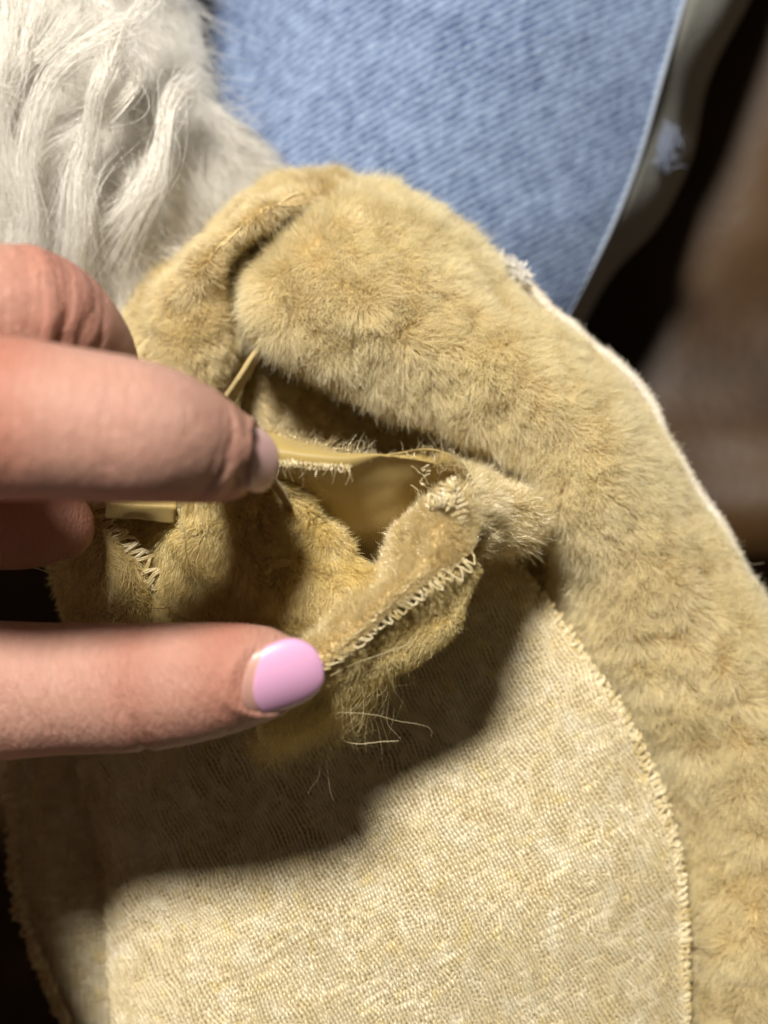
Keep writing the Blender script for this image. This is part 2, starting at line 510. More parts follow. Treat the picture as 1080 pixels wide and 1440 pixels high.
# ------------------------------------------------------------------ setting: leather seat under everything
ctrl = []
for x in (-2600, -1500, -600, 200, 700, 880, 1000, 1120, 1300, 1700, 2600):
    row = []
    for y in (-2200, -900, -200, 200, 520, 640, 760, 860, 1000, 1500, 2600):
        z = -92.0
        if x > 850:
            z = -84 + 9 * math.sin((x - 850) / 330.0) * (1 if y < 840 else 0.4)
            if 600 < y < 800: z += 5
            if y >= 860: z -= 16
        row.append((x, y, z))
    ctrl.append(row)
seat = Patch(ctrl, 220, 220, bumps=((60, 5.0), (22, 2.0)), flip=True)
o = link('leather_seat', seat.mesh('leather_seat', 30), M['leather'])
tag(o, 'worn brown leather sofa seat in shadow beside the denim', 'sofa', kind='structure')

# ------------------------------------------------------------------ jeans
jeans = empty('denim_jeans', (0, 0, -0.03))
tag(jeans, 'light blue washed denim jeans with a pale turned hem', 'jeans')
edge = [(1190, -700, -6), (1120, -420, -12), (1010, -160, -16), (962, 0, -15), (930, 110, -15), (900, 215, -16), (868, 300, -17), (830, 380, -19), (785, 465, -22), (730, 560, -26), (600, 760, -34)]
ctrl = []
for i, (ex, ey, ez) in enumerate(edge):
    lx = [300, 295, 285, 276, 262, 240, 220, 200, 180, 160, 150][i]
    ly = [-700, -420, -160, 0, 110, 230, 330, 420, 520, 640, 860][i]
    row = [(lx - 25, ly, -50), (lx, ly, -27)]
    for f, dz in ((0.12, -17), (0.3, -10), (0.5, -8), (0.7, -11), (0.87, -17.5)):
        row.append((lx + (ex - lx) * f, ly + (ey - ly) * f, dz + (ez + 15) * f))
    row += [(ex, ey, ez - 9)]
    ctrl.append(row)
jp = Patch(ctrl, 200, 200, bumps=((30, 1.2), (9, 0.35)), seed=4)
if jp.N[100, 100, 2] < 0:
    jp.flip = not jp.flip; jp.norms()
leg = link('leg_panel', jp.mesh('leg_panel', 1.0), M['denim'], jeans)
# hem: pale underside of the cloth turned over along the edge
h0 = np.array(edge, float) - [0, 0, 9]
hw = np.array([95, 95, 95, 82, 62, 66, 60, 34, 30, 40, 40.])
ctrl = []
for (x, y, z), w in zip(h0, hw):
    ctrl.append([(x - 3, y, z + 0.6), (x + w * 0.25, y + w * 0.08, z - 3), (x + w * 0.7, y + w * 0.2, z - 14), (x + w, y + w * 0.3, z - 34)])
hp = Patch(ctrl, 160, 40, bumps=((20, 1.2),), seed=9)
if hp.N[80, 10, 2] < 0:
    hp.flip = True; hp.norms()
hem = link('hem', hp.mesh('hem', 1.0), M['denimback'], jeans)
# welt cord along the edge
link('edge_stitching', tube_mesh('edge_stitching', catmull(P(h0 + np.array([0, 0, 0.5])), np.linspace(0, 1, 120)), 0.6 * MM, 6), cloth_mat('pale_cord', (0.25, 0.30, 0.38), (0.36, 0.41, 0.49)), jeans)
# pale worn spots on hem
for (x, y, z, sx) in ((932, 205, -33, 2.6), (735, 388, 2, 0)):
    if sx:
        r = np.random.default_rng(int(x))
        n = 260
        base = P(np.column_stack([x + r.normal(0, 9, n), y + r.normal(0, 13, n), np.full(n, z) + r.random(n) * 3]))
        d = norm(r.normal(size=(n, 3)) * [1, 1, 0.4] + [0.2, 0.7, 0.2]) * 0.0025
        pts = np.stack([base - d * 0.5, base + np.array([0, 0, 0.0006]), base + d * 0.5], 1)
        hair_obj('frayed_patch', pts, np.full((n, 3), 0.09 * MM), fibre_mat('fray_white', (0.22, 0.27, 0.40), (0.30, 0.36, 0.50), None), jeans)

# ------------------------------------------------------------------ white shaggy throw
throw = empty('shaggy_throw', (-0.05, 0.05, -0.03))
tag(throw, 'white shaggy throw with long silky hair and twisted locks', 'throw')
ctrl = [
    [(-760, -160, 2), (-760, 60, 4), (-760, 220, 4), (-760, 380, 2), (-760, 620, -4)],
    [(-160, -160, 6), (-160, 60, 8), (-160, 220, 10), (-160, 380, 8), (-160, 560, 2)],
    [(-20, -160, 6), (-20, 60, 9), (-20, 220, 11), (-10, 380, 8), (0, 560, 2)],
    [(110, -160, 4), (110, 40, 7), (115, 190, 8), (130, 340, 5), (140, 540, 0)],
    [(200, -160, -2), (195, 20, 0), (210, 160, 4), (250, 290, 0), (260, 500, -6)],
    [(250, -160, -14), (238, 0, -13), (262, 110, -6), (330, 205, -9), (390, 300, -12)],
]
tp = Patch(ctrl, 120, 120, bumps=((18, 2.0), (7, 0.6)), seed=13)
if tp.N[60, 60, 2] < 0:
    tp.flip = True; tp.norms()
base = link('backing', tp.mesh('backing', 1.2), M['throwbase'], throw)
gu = np.linspace(0, 1, 120)[:, None] * np.ones((1, 120))
gv = np.ones((120, 1)) * np.linspace(0, 1, 120)[None]
gx = np.clip((gu - 0.17) * 12, 0.04, 1)
fur('fur', tp, 95000, 15, M['white'], throw, comb=(0.35, -0.75, 0), lift=0.18, lay=0.75, jit=0.22, clump=2.2, cfreq=5, radius=0.032, k=7, curl=1.1, weight=gx, seed=41)
fur('silky_fringe', tp, 30000, 14, M['white'], throw, comb=(0.75, -0.6, 0), lift=0.14, lay=0.75, jit=0.10, clump=1.5, cfreq=8, radius=0.05, k=6, weight=np.clip((gu - 0.64) * 3.5, 0, 1) * np.clip((gv - 0.35) * 4, 0, 1), seed=43)
fur('underfur', tp, 9000, 12, M['white'], throw, comb=(0.2, -0.3, 0), lift=0.45, lay=0.4, jit=0.5, clump=4, cfreq=7, radius=0.05, k=6, curl=1.8, weight=gx, seed=44)
def lock(name, pts, width, n, seed, mat, parent, zoff=0):
    r = np.random.default_rng(seed)
    c = P(np.array(pts, float) + [0, 0, zoff])
    k = 12
    t = np.linspace(0, 1, k)
    c = catmull(c, t)
    T, B, N = frames(c)
    a = r.random(n) * 6.283; rr = np.sqrt(r.random(n)) * width * MM
    prof = (0.55 + 0.6 * np.sin(math.pi * np.clip(t * 0.9 + 0.1, 0, 1)))
    tw = t[None] * 2.2 + a[:, None]
    off = (np.cos(tw)[..., None] * B[None] + np.sin(tw)[..., None] * N[None] * 0.7) * (rr[:, None] * prof[None])[..., None]
    pp = c[None] + off
    fray = r.normal(size=(n, 1, 3)) * (t[None, :, None] ** 3) * 0.0026 + r.normal(size=(n, 1, 3)) * ((1 - t)[None, :, None] ** 4) * 0.0014
    loose = (r.random((n, 1, 1)) ** 4) * 2.2 + 0.25
    fray = fray + loose * r.normal(size=(n, 1, 3)) * np.sin(t[None, :, None] * math.pi * (1 + r.integers(0, 3, (n, 1, 1)))) * 0.0007
    pp = pp + fray
    rad = np.full((n, k), 0.033 * MM) * (1 - 0.5 * t[None] ** 3)
    o = hair_obj(name, pp, rad, mat, parent, None)
    return o
locks = [
    ([(178, 38, 22), (120, 65, 23), (68, 112, 23), (42, 180, 23), (36, 240, 22), (46, 300, 20), (38, 350, 17), (30, 390, 12)], 0.95, 170),
    ([(165, 58, 22), (150, 100, 24), (134, 140, 24), (126, 190, 22), (110, 245, 21), (106, 305, 20), (98, 385, 15)], 1.05, 190),
    ([(268, 112, 12), (240, 140, 15), (228, 200, 16), (216, 255, 16), (182, 312, 14), (140, 385, 10)], 1.0, 190),
    ([(216, -20, 18), (190, 22, 21), (168, 48, 22), (160, 70, 21)], 1.1, 150),
    ([(162, 60, 22), (192, 88, 21), (188, 122, 20), (150, 160, 20), (84, 205, 19), (60, 240, 16)], 0.8, 140),
    ([(128, -20, 20), (150, 20, 22), (168, 48, 22)], 0.6, 80),
    ([(100, 390, 15), (112, 330, 19), (120, 260, 20), (128, 205, 19)], 1.1, 150),
    ([(200, 240, 12), (186, 270, 14), (160, 300, 14), (120, 330, 13), (95, 385, 11)], 0.7, 110),
    ([(20, -20, 20), (8, 60, 22), (-6, 120, 22), (10, 150, 20)], 1.2, 150),
    ([(60, -20, 19), (40, 40, 21), (30, 90, 21), (8, 130, 20)], 0.9, 110),
    ([(100, 20, 17), (60, 70, 19), (20, 100, 19), (0, 160, 18), (-10, 230, 17)], 1.0, 130),
    ([(215, 345, 4), (250, 360, 5), (270, 385, 4)], 1.1, 120),
]
for i, (pts, w, n) in enumerate(locks):
    lock('lock', pts, w * 1.15, int(n * 0.55), 60 + i, M['whitelock'], throw)
r = np.random.default_rng(5)

# ------------------------------------------------------------------ tan plush garment
plush = empty('plush_garment', (0, 0, -0.01))
tag(plush, 'tan plush garment turned partly inside out with knit backing and overlocked seams', 'garment')

def up(p):
    if (p.N[..., 2] * p.area).sum() < 0:
        p.flip = not p.flip; p.norms()
    return p

# main furry band: arch from the crease over the top and down the right side
sec = [
    [(475, 290, -12), (440, 312, -10), (392, 352, -10), (350, 398, -8), (346, 430, -8), (358, 445, -12)],
    [(492, 278, 2), (458, 300, 11), (404, 346, 14), (356, 394, 15), (346, 426, 13), (354, 438, 2)],
    [(515, 268, 4), (490, 290, 18), (440, 355, 25), (392, 430, 25), (362, 482, 20), (390, 470, 4)],
    [(585, 287, 4), (560, 315, 19), (525, 395, 27), (480, 485, 26), (432, 545, 20), (460, 520, 3)],
    [(652, 323, 4), (635, 350, 19), (605, 435, 28), (570, 535, 27), (530, 605, 20), (555, 575, 3)],
    [(732, 385, 4), (715, 410, 18), (695, 495, 28), (670, 590, 27), (642, 655, 20), (660, 620, 3)],
    [(812, 453, 4), (797, 475, 18), (785, 555, 27), (768, 640, 27), (738, 702, 22), (745, 665, 5)],
    [(877, 527, 4), (865, 545, 17), (855, 625, 26), (835, 705, 26), (800, 758, 20), (785, 748, 8)],
    [(937, 625, 4), (925, 640, 16), (900, 722, 23), (862, 808, 21), (812, 832, 14), (788, 815, 3)],
    [(997, 715, 4), (985, 730, 15), (952, 812, 22), (900, 885, 21), (840, 905, 15), (780, 910, 5)],
    [(1057, 815, 4), (1045, 830, 15), (1012, 905, 21), (958, 965, 20), (900, 990, 14), (830, 1000, 5)],
    [(1107, 920, 4), (1095, 935, 15), (1062, 1005, 21), (1010, 1065, 20), (950, 1085, 14), (880, 1090, 5)],
    [(1145, 1060, 4), (1130, 1070, 15), (1085, 1115, 21), (1030, 1155, 20), (975, 1170, 14), (900, 1180, 5)],
    [(1165, 1250, 4), (1150, 1255, 15), (1095, 1275, 21), (1045, 1295, 20), (985, 1300, 14), (910, 1305, 5)],
    [(1175, 1520, 4), (1160, 1520, 15), (1105, 1520, 21), (1045, 1520, 20), (990, 1520, 14), (915, 1520, 5)],
]
secp = []
for i, row in enumerate(sec, -1):
    row = np.array(row, float)
    inw = row[2, :2] - row[0, :2]; inw /= np.linalg.norm(inw)
    ins = 0 if i < 3 else (6 if i == 3 else 10)
    row[0, :2] += inw * ins; row[1, :2] += inw * ins * 0.8
    lip = row[4, :2] - row[3, :2]; lip /= np.linalg.norm(lip)
    k_ = [14, 30, 36, 42, 46, 34, 0][i] if 0 <= i < 6 else 0
    row[4, :2] -= lip * k_; row[3, :2] -= lip * k_ * 0.6; row[5, :2] -= lip * k_ * 0.5
    secp.append(row)
bp = up(Patch(secp, 320, 120, bumps=((18, 1.6), (9, 1.0), (4.1, 0.35)), seed=20))
band = link('fur_band', bp.mesh('fur_band', 0.8), M['backing'], plush)
gv = np.ones((320, 1)) * np.linspace(0, 1, 120)[None]
gub = np.linspace(0, 1, 320)[:, None] * np.ones((1, 120))
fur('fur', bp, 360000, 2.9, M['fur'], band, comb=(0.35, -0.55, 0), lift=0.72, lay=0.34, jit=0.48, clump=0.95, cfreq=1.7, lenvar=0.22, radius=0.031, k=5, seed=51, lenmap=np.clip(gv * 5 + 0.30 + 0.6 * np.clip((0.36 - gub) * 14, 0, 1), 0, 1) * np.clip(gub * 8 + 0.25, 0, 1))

# left lobe beyond the crease
ctrl = [
    [(560, 300, -8), (545, 305, -2), (530, 310, -4), (520, 322, -8)],
    [(478, 264, 0), (464, 272, 15), (446, 288, 15), (452, 312, -6)],
    [(400, 264, 2), (388, 284, 22), (372, 310, 20), (392, 342, -6)],
    [(328, 300, 2), (320, 330, 24), (312, 358, 22), (346, 386, -5)],
    [(262, 366, 1), (266, 388, 24), (296, 406, 21), (340, 420, -3)],
    [(195, 425, 0), (222, 440, 20), (300, 452, 22), (352, 480, 8)],
    [(172, 500, -4), (205, 510, 16), (285, 520, 20), (345, 535, 12)],
    [(160, 600, -8), (190, 600, 12), (260, 600, 16), (330, 610, 10)],
]
lp = up(Patch(ctrl, 140, 100, bumps=((10, 1.6), (5, 0.7)), seed=23))
lobe = link('fur_lobe', lp.mesh('fur_lobe', 0.15), M['backing'], plush)
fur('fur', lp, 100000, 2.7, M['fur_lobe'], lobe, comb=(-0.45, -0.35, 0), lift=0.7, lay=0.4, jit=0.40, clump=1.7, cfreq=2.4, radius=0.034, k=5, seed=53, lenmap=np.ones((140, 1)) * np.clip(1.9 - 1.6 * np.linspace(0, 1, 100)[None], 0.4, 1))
glv = np.ones((140, 1)) * np.linspace(0, 1, 100)[None]
fur('crest_fur', lp, 26000, 1.9, M['fur_lobe'], lobe, comb=(-0.3, 0.3, 0), lift=0.75, lay=0.2, jit=0.6, clump=0.3, radius=0.034, k=4, weight=np.exp(-((glv - 0.58) / 0.14) ** 2), seed=54)
# cut cloth edge standing on the lobe beside the opening
strip = up(Patch([[(318, 560, 21), (330, 566, 18)], [(340, 528, 23), (349, 534, 20)], [(358, 500, 22), (364, 508, 18)], [(372, 484, 18), (378, 494, 14)]], 30, 6))
link('cut_edge', strip.mesh('cut_edge', 0.7), M['knitbase'], plush)

# inside of the opening
ctrl = [[(x, y, z0 + dz) for (x, y, dz) in row] for z0, row in (
    (-6, [(300, 420, 6), (320, 540, 10), (300, 680, 6), (280, 900, 0)]),
    (-6, [(400, 450, 6), (410, 560, 9), (420, 680, 4), (420, 900, 0)]),
    (-6, [(520, 480, 2), (540, 600, 2), (550, 720, 0), (560, 900, 0)]),
    (-6, [(680, 540, 0), (690, 650, -2), (700, 760, -2), (700, 900, 0)]),
    (-6, [(840, 640, 0), (840, 720, 0), (840, 800, 0), (840, 920, 0)]))]
cp = up(Patch(ctrl, 120, 120, bumps=((14, 2.0), (6, 0.8)), seed=27))
inner = link('inner_wall', cp.mesh('inner_wall', 0.8), M['backing'], plush)
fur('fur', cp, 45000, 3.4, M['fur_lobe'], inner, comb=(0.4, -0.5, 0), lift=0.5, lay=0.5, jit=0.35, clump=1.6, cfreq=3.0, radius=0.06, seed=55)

# pale bound edge along the outside of the band
bu = np.linspace(0.345, 1.0, 400)
e0, _ = bp.at(bu, np.zeros(400)); e1, _ = bp.at(bu, np.full(400, 0.06))
ec = e0 + norm((e0 - e1) * np.array([1, 1, 0])) * 0.75 * MM + np.array([0, 0, 2.6 * MM])
bind = link('bound_edge', tube_mesh('bound_edge', ec, 0.75 * MM, 8), M['throwbase'], plush)
T, B, N = frames(ec)
s = np.linspace(0, 1, 9000); r = np.random.default_rng(8)
ii = (s * 399).astype(int)
ph = s * 1500
off = (np.cos(ph)[:, None] * B[ii] + np.sin(ph)[:, None] * N[ii]) * 0.82 * MM
hair_obj('edge_thread', (ec[ii] + off)[None], np.full((1, 9000), 0.11 * MM), M['edge'], bind)
n = 9000
ii = r.integers(0, 400, n); a = r.random(n) * 6.28
d = norm(np.cos(a)[:, None] * B[ii] + np.sin(a)[:, None] * N[ii] + 0.5 * r.normal(size=(n, 3)))
b0 = ec[ii] + d * 0.7 * MM
Lh = (0.4 + r.random((n, 1))) * 0.5 * MM
hair_obj('edge_fuzz', np.stack([b0, b0 + d * Lh * 0.5, b0 + d * Lh + r.normal(size=(n, 3)) * 0.2 * MM], 1), np.full((n, 3), 0.03 * MM), M['edge'], bind)
# bright white tuft caught on the edge
n = 420
base = ec[4] + np.array([-0.0004, 0.0004, 0.0008]) + r.normal(size=(n, 3)) * np.array([0.0010, 0.0005, 0.0006]) 
base += (base[:, :1] - base[:, :1].mean()) * np.array([0, -0.8, 0])
d = norm(r.normal(size=(n, 3)) + [0.2, -0.2, 0.5]) * 0.0016
hair_obj('white_tuft', np.stack([base, base + d * 0.6, base + d], 1), np.full((n, 3), 0.1 * MM), M['whitelock'], plush, None)

# knit back of the cloth
kc = [
    [(130, 960, 3), (250, 910, 9), (400, 860, 14), (560, 820, 16), (660, 790, 13), (712, 772, 10)],
    [(110, 1010, 7), (220, 980, 15), (400, 950, 20), (580, 930, 21), (720, 895, 20), (815, 912, 16)],
    [(110, 1080, 9), (205, 1080, 18), (400, 1080, 24), (600, 1060, 25), (780, 1035, 22), (896, 1038, 17)],
    [(140, 1200, 10), (200, 1200, 20), (400, 1200, 26), (620, 1190, 27), (820, 1175, 24), (946, 1170, 17)],
    [(146, 1320, 10), (205, 1320, 20), (400, 1320, 27), (640, 1310, 28), (840, 1300, 25), (963, 1290, 17)],
    [(170, 1520, 10), (230, 1520, 20), (420, 1520, 27), (640, 1520, 28), (850, 1520, 25), (966, 1520, 17)],
]
kp = up(Patch(kc, 200, 200, bumps=((22, 1.0), (8, 0.35)), seed=29))
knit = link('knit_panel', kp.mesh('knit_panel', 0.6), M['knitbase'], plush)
# yarn: rows of interlocked loops following the cloth; u runs down, v runs across
def knit_yarn(patch, parent, pitch=11.0, rise=6.6, wid=850.0, hei=700.0, amp=0.5, rad=0.2, name='knit_yarn', dirw=(0.46, 0.89), vlim=(0, 1)):
    w = np.array(dirw); w /= np.linalg.norm(w); c = np.array([w[1], -w[0]])
    pts_all, rad_all = [], []
    spp = 8
    R = int(1700 / rise)
    r = np.random.default_rng(77)
    segs = []
    k_ = KPX * (D - patch.G[..., 2] / MM) / D
    GX = patch.G[..., 0] / MM / k_ + 540; GY = 720 - patch.G[..., 1] / MM / k_
    JuX, JvX = np.gradient(GX); JuY, JvY = np.gradient(GY)
    JuX = JuX * (patch.nu - 1); JuY = JuY * (patch.nu - 1); JvX = JvX * (patch.nv - 1); JvY = JvY * (patch.nv - 1)
    lo = (GX.min(), GY.min()); hi = (GX.max(), GY.max()); cen = (0.5 * (lo[0] + hi[0]), 0.5 * (lo[1] + hi[1]))
    for j in range(-R // 2, R // 2):
        t = np.arange(0, int(1700 / pitch) * spp) / spp
        th = t * 2 * math.pi
        jx = 0.22 * vnoise(np.column_stack([t * 0.7, np.full_like(t, j * 0.61), 0 * t]), 3)
        jy = 0.30 * vnoise(np.column_stack([t * 0.7, np.full_like(t, j * 0.61), 9 + 0 * t]), 4)
        a = (t - 85 + 0.16 * np.sin(2 * th) + jx) * pitch
        b = (j + 1.2 * np.cos(th) + jy) * rise
        hgt = amp * (0.5 - 0.5 * np.cos(2 * th))
        x = a * c[0] + b * w[0] + cen[0]; y = a * c[1] + b * w[1] + cen[1]
        qw = np.column_stack([x / 55.0, y / 55.0, np.zeros_like(x)])
        x = x + 5.0 * vnoise(qw, 91); y = y + 5.0 * vnoise(qw, 92)
        keep = (x > lo[0]) & (x < hi[0]) & (y > lo[1]) & (y < hi[1])
        u = np.full_like(x, -1.0); v = np.full_like(x, -1.0)
        if keep.any():
            tx, ty = x[keep], y[keep]
            uu = np.clip((ty - lo[1]) / (hi[1] - lo[1]), 0, 1); vv = np.clip((tx - lo[0]) / (hi[0] - lo[0]), 0, 1)
            for _ in range(9):
                iu = (np.clip(uu, 0, 1) * (patch.nu - 1)).astype(int); iv = (np.clip(vv, 0, 1) * (patch.nv - 1)).astype(int)
                ex = tx - (GX[iu, iv] + JuX[iu, iv] * (uu - iu / (patch.nu - 1)) + JvX[iu, iv] * (vv - iv / (patch.nv - 1)))
                ey = ty - (GY[iu, iv] + JuY[iu, iv] * (uu - iu / (patch.nu - 1)) + JvY[iu, iv] * (vv - iv / (patch.nv - 1)))
                det = JuX[iu, iv] * JvY[iu, iv] - JvX[iu, iv] * JuY[iu, iv]
                det = np.where(np.abs(det) < 1.0, 1e9, det)
                uu = uu + np.clip((ex * JvY[iu, iv] - JvX[iu, iv] * ey) / det, -0.3, 0.3)
                vv = vv + np.clip((JuX[iu, iv] * ey - ex * JuY[iu, iv]) / det, -0.3, 0.3)
            bad = np.hypot(ex, ey) > 2.0
            uu[bad] = -1; vv[bad] = -1
            u[keep] = uu; v[keep] = vv
        ok = (u > 0) & (u < 1) & (v > vlim[0]) & (v < vlim[1])
        e = np.flatnonzero(np.diff(np.concatenate([[0], ok.astype(int), [0]])))
        for s0, s1 in zip(e[::2], e[1::2]):
            if s1 - s0 < 6: continue
            p, nn = patch.at(u[s0:s1], v[s0:s1])
            segs.append(p + nn * ((hgt[s0:s1] + 0.12) * MM)[:, None])
    sizes = [len(q) for q in segs]
    cu = bpy.data.hair_curves.new(name); cu.add_curves(sizes)
    allp = np.concatenate(segs).astype(np.float32)
    cu.position_data.foreach_set('vector', allp.ravel())
    at = cu.attributes.get('radius') or cu.attributes.new('radius', 'FLOAT', 'POINT')
    rr = rad * MM * (1 + 0.3 * vnoise(allp / MM / 1.2, 5))
    at.data.foreach_set('value', rr.astype(np.float32))
    return link(name, cu, M['yarn'], parent, 'stuff')
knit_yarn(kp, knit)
fur('fuzz', kp, 150000, 1.2, M['fuzz'], knit, comb=(0.4, -0.8, 0), lift=0.45, lay=0.5, jit=0.8, clump=0.3, radius=0.022, k=4, curl=0.3, seed=57)

# dark lower layer at the left with its own overlocked edge
lc = [
    [(30, 970, -8), (70, 970, -2), (120, 970, 0), (200, 970, -2), (280, 970, -6)],
    [(14, 1020, -6), (55, 1020, 1), (110, 1020, 3), (180, 1020, 2), (270, 1020, -2)],
    [(14, 1150, -6), (50, 1150, 2), (100, 1150, 4), (165, 1150, 4), (270, 1150, 0)],
    [(22, 1260, -6), (55, 1260, 2), (105, 1260, 4), (165, 1260, 5), (270, 1260, 1)],
    [(50, 1350, -6), (85, 1350, 2), (125, 1350, 4), (175, 1350, 5), (270, 1350, 1)],
    [(120, 1520, -6), (150, 1520, 2), (185, 1520, 4), (230, 1520, 5), (290, 1520, 1)],
]
up_l = up(Patch(lc, 120, 80, bumps=((12, 1.0),), seed=33))
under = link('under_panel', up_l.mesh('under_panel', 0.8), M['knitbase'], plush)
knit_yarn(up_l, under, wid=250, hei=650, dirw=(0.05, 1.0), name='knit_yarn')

# ------------------------------------------------------------------ pocket pulled open by the fingers
# gold satin lining
ctrl = [
    [(280, 612, 38), (380, 612, 40), (432, 626, 42), (482, 642, 44), (540, 646, 45), (602, 646, 44), (640, 661, 42), (670, 696, 38)],
    [(280, 600, 45), (380, 600, 47), (432, 617, 47), (482, 637, 47), (540, 641, 47.4), (602, 640, 46.4), (642, 655, 44.4), (672, 690, 40.4)],
    [(280, 640, 50), (383, 642, 50), (440, 649, 49.5), (488, 652, 48.5), (540, 650, 46.5), (598, 650, 45), (634, 668, 42), (664, 700, 38)],
    [(280, 720, 40), (400, 700, 41), (450, 712, 40), (500, 718, 39.5), (540, 722, 38.5), (582, 722, 37), (615, 735, 35), (645, 755, 33)],
    [(280, 860, 26), (420, 850, 28), (470, 840, 29), (510, 830, 29), (545, 825, 29), (570, 825, 28), (600, 820, 27), (640, 820, 25)],
]
sp = up(Patch(lifted(ctrl), 120, 160, bumps=((14, 1.3), (6, 0.5), (3, 0.12)), seed=35))
lining = link('satin_lining', sp.mesh('satin_lining', 0.12), M['satin'], plush)
gs = np.linspace(0, 1, 120)[:, None] * np.ones((1, 160))
fur('frayed_edge', sp, 900, 1.6, M['fuzz'], lining, comb=(0.2, 0.6, 0), lift=0.6, lay=0.5, jit=0.9, clump=0.3, radius=0.02, k=4, curl=0.3, weight=np.exp(-((gs - 0.27) / 0.035) ** 2), seed=71)
# little creased fold of lining beside the index fingertip
r = np.random.default_rng(72)
n = 45
xs = 395 + 100 * r.random(n)
b0 = P(lifted(np.column_stack([xs, 648 + (xs - 390) * 0.06 + r.normal(0, 1.5, n), np.full(n, 49.8)])))
d = norm(np.column_stack([r.normal(0, 0.45, n), -np.ones(n), -0.3 + 0.4 * r.random(n)])) * ((0.6 + 2.6 * r.random(n) ** 2) * MM)[:, None]
hair_obj('fringe', np.stack([b0, b0 + d * 0.5 + np.array([0, 0, 0.0004]), b0 + d + r.normal(size=(n, 3)) * 0.3 * MM], 1), np.full((n, 3), 0.035 * MM), M['thread'], lining)
fold = up(Patch(lifted([[(372, 672, 50), (384, 668, 52), (395, 680, 46)], [(385, 690, 49), (398, 690, 51), (406, 700, 45)], [(402, 712, 46), (412, 716, 47), (414, 724, 43)]]), 24, 16))
link('lining_fold', fold.mesh('lining_fold', 0.3), M['satin'], plush)

# furry inner wall of the pocket
ctrl = [
    [(180, 640, 30), (290, 650, 40), (380, 665, 43), (430, 690, 38)],
    [(190, 720, 28), (300, 710, 40), (400, 705, 42), (470, 745, 35)],
    [(200, 800, 28), (310, 780, 38), (420, 770, 40), (520, 795, 37)],
    [(200, 880, 26), (310, 850, 36), (430, 835, 40), (548, 818, 40)],
    [(200, 980, 18), (310, 940, 30), (430, 905, 38), (500, 865, 42)],
]
wp = up(Patch(lifted(ctrl, 11), 120, 120, bumps=((8, 1.6), (4, 0.8)), seed=37))
wall = link('pocket_wall', wp.mesh('pocket_wall', 0.7), M['backing'], plush)
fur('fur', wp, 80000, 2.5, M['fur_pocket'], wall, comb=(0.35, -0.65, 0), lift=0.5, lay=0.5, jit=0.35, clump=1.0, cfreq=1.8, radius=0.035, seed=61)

# outside of the rim: furry strip curling under
rim = np.array([(360, 1000, 50), (410, 968, 50), (460, 936, 50), (510, 896, 50), (560, 852, 50), (610, 816, 49.5), (645, 795, 48.5), (662, 770, 47)], float)
low1 = np.array([(365, 1030, 46), (415, 1000, 46), (470, 970, 46), (525, 930, 46.5), (577, 888, 46.5), (622, 848, 46.5), (652, 815, 46.5), (667, 785, 45)], float)
low2 = np.array([(372, 1040, 39), (425, 1028, 39), (482, 1000, 39.5), (540, 962, 40.5), (594, 926, 41), (640, 884, 42), (655, 838, 43), (670, 800, 42)], float)
low3 = np.array([(350, 1050, 27), (400, 1010, 27), (450, 975, 27), (510, 930, 27), (560, 890, 28), (600, 850, 29), (620, 820, 30), (640, 790, 30)], float)
fp = up(Patch(lifted(np.stack([rim, low1, low2, low3])), 100, 160, bumps=((8, 0.8), (4, 0.4)), seed=39))
flap = link('rim_outside', fp.mesh('rim_outside', 0.7), M['backing'], plush)
gu = np.linspace(0, 1, 100)[:, None] * np.ones((1, 160)); gv = np.ones((100, 1)) * np.linspace(0, 1, 160)[None]
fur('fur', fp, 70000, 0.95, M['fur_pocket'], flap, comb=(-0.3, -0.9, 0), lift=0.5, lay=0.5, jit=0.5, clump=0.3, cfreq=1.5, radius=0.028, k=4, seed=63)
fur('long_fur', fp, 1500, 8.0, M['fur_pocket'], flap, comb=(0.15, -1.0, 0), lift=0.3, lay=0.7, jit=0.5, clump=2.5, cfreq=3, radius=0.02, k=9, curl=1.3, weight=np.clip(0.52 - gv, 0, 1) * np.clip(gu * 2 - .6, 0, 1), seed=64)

# seam allowance folded over the rim
inn = np.array([(330, 955, 40), (385, 925, 41), (438, 897, 42), (480, 858, 42), (520, 826, 41), (548, 790, 39), (556, 745, 38), (606, 694, 38)], float)
mid = np.array([(345, 975, 49), (400, 946, 49), (452, 912, 49.5), (500, 872, 50), (548, 828, 50), (588, 785, 49.5), (606, 750, 49), (632, 712, 48)], float)
rim2 = rim + [0, 0, 0.4]
rim2[-1] = (672, 735, 46); rim2[-2] = (658, 780, 48)
ap = up(Patch(lifted(np.stack([inn - [0, -6, 7], inn, mid, rim2])), 80, 180, bumps=((6, 0.6), (3, 0.3)), seed=41))
allow = link('seam_allowance', ap.mesh('seam_allowance', 0.7), M['backing'], plush)
fur('fuzz', ap, 42000, 1.7, M['fuzz'], allow, comb=(0.3, 0.5, 0), lift=0.7, lay=0.35, jit=0.55, clump=0.5, cfreq=1.4, radius=0.028, k=4, seed=65)

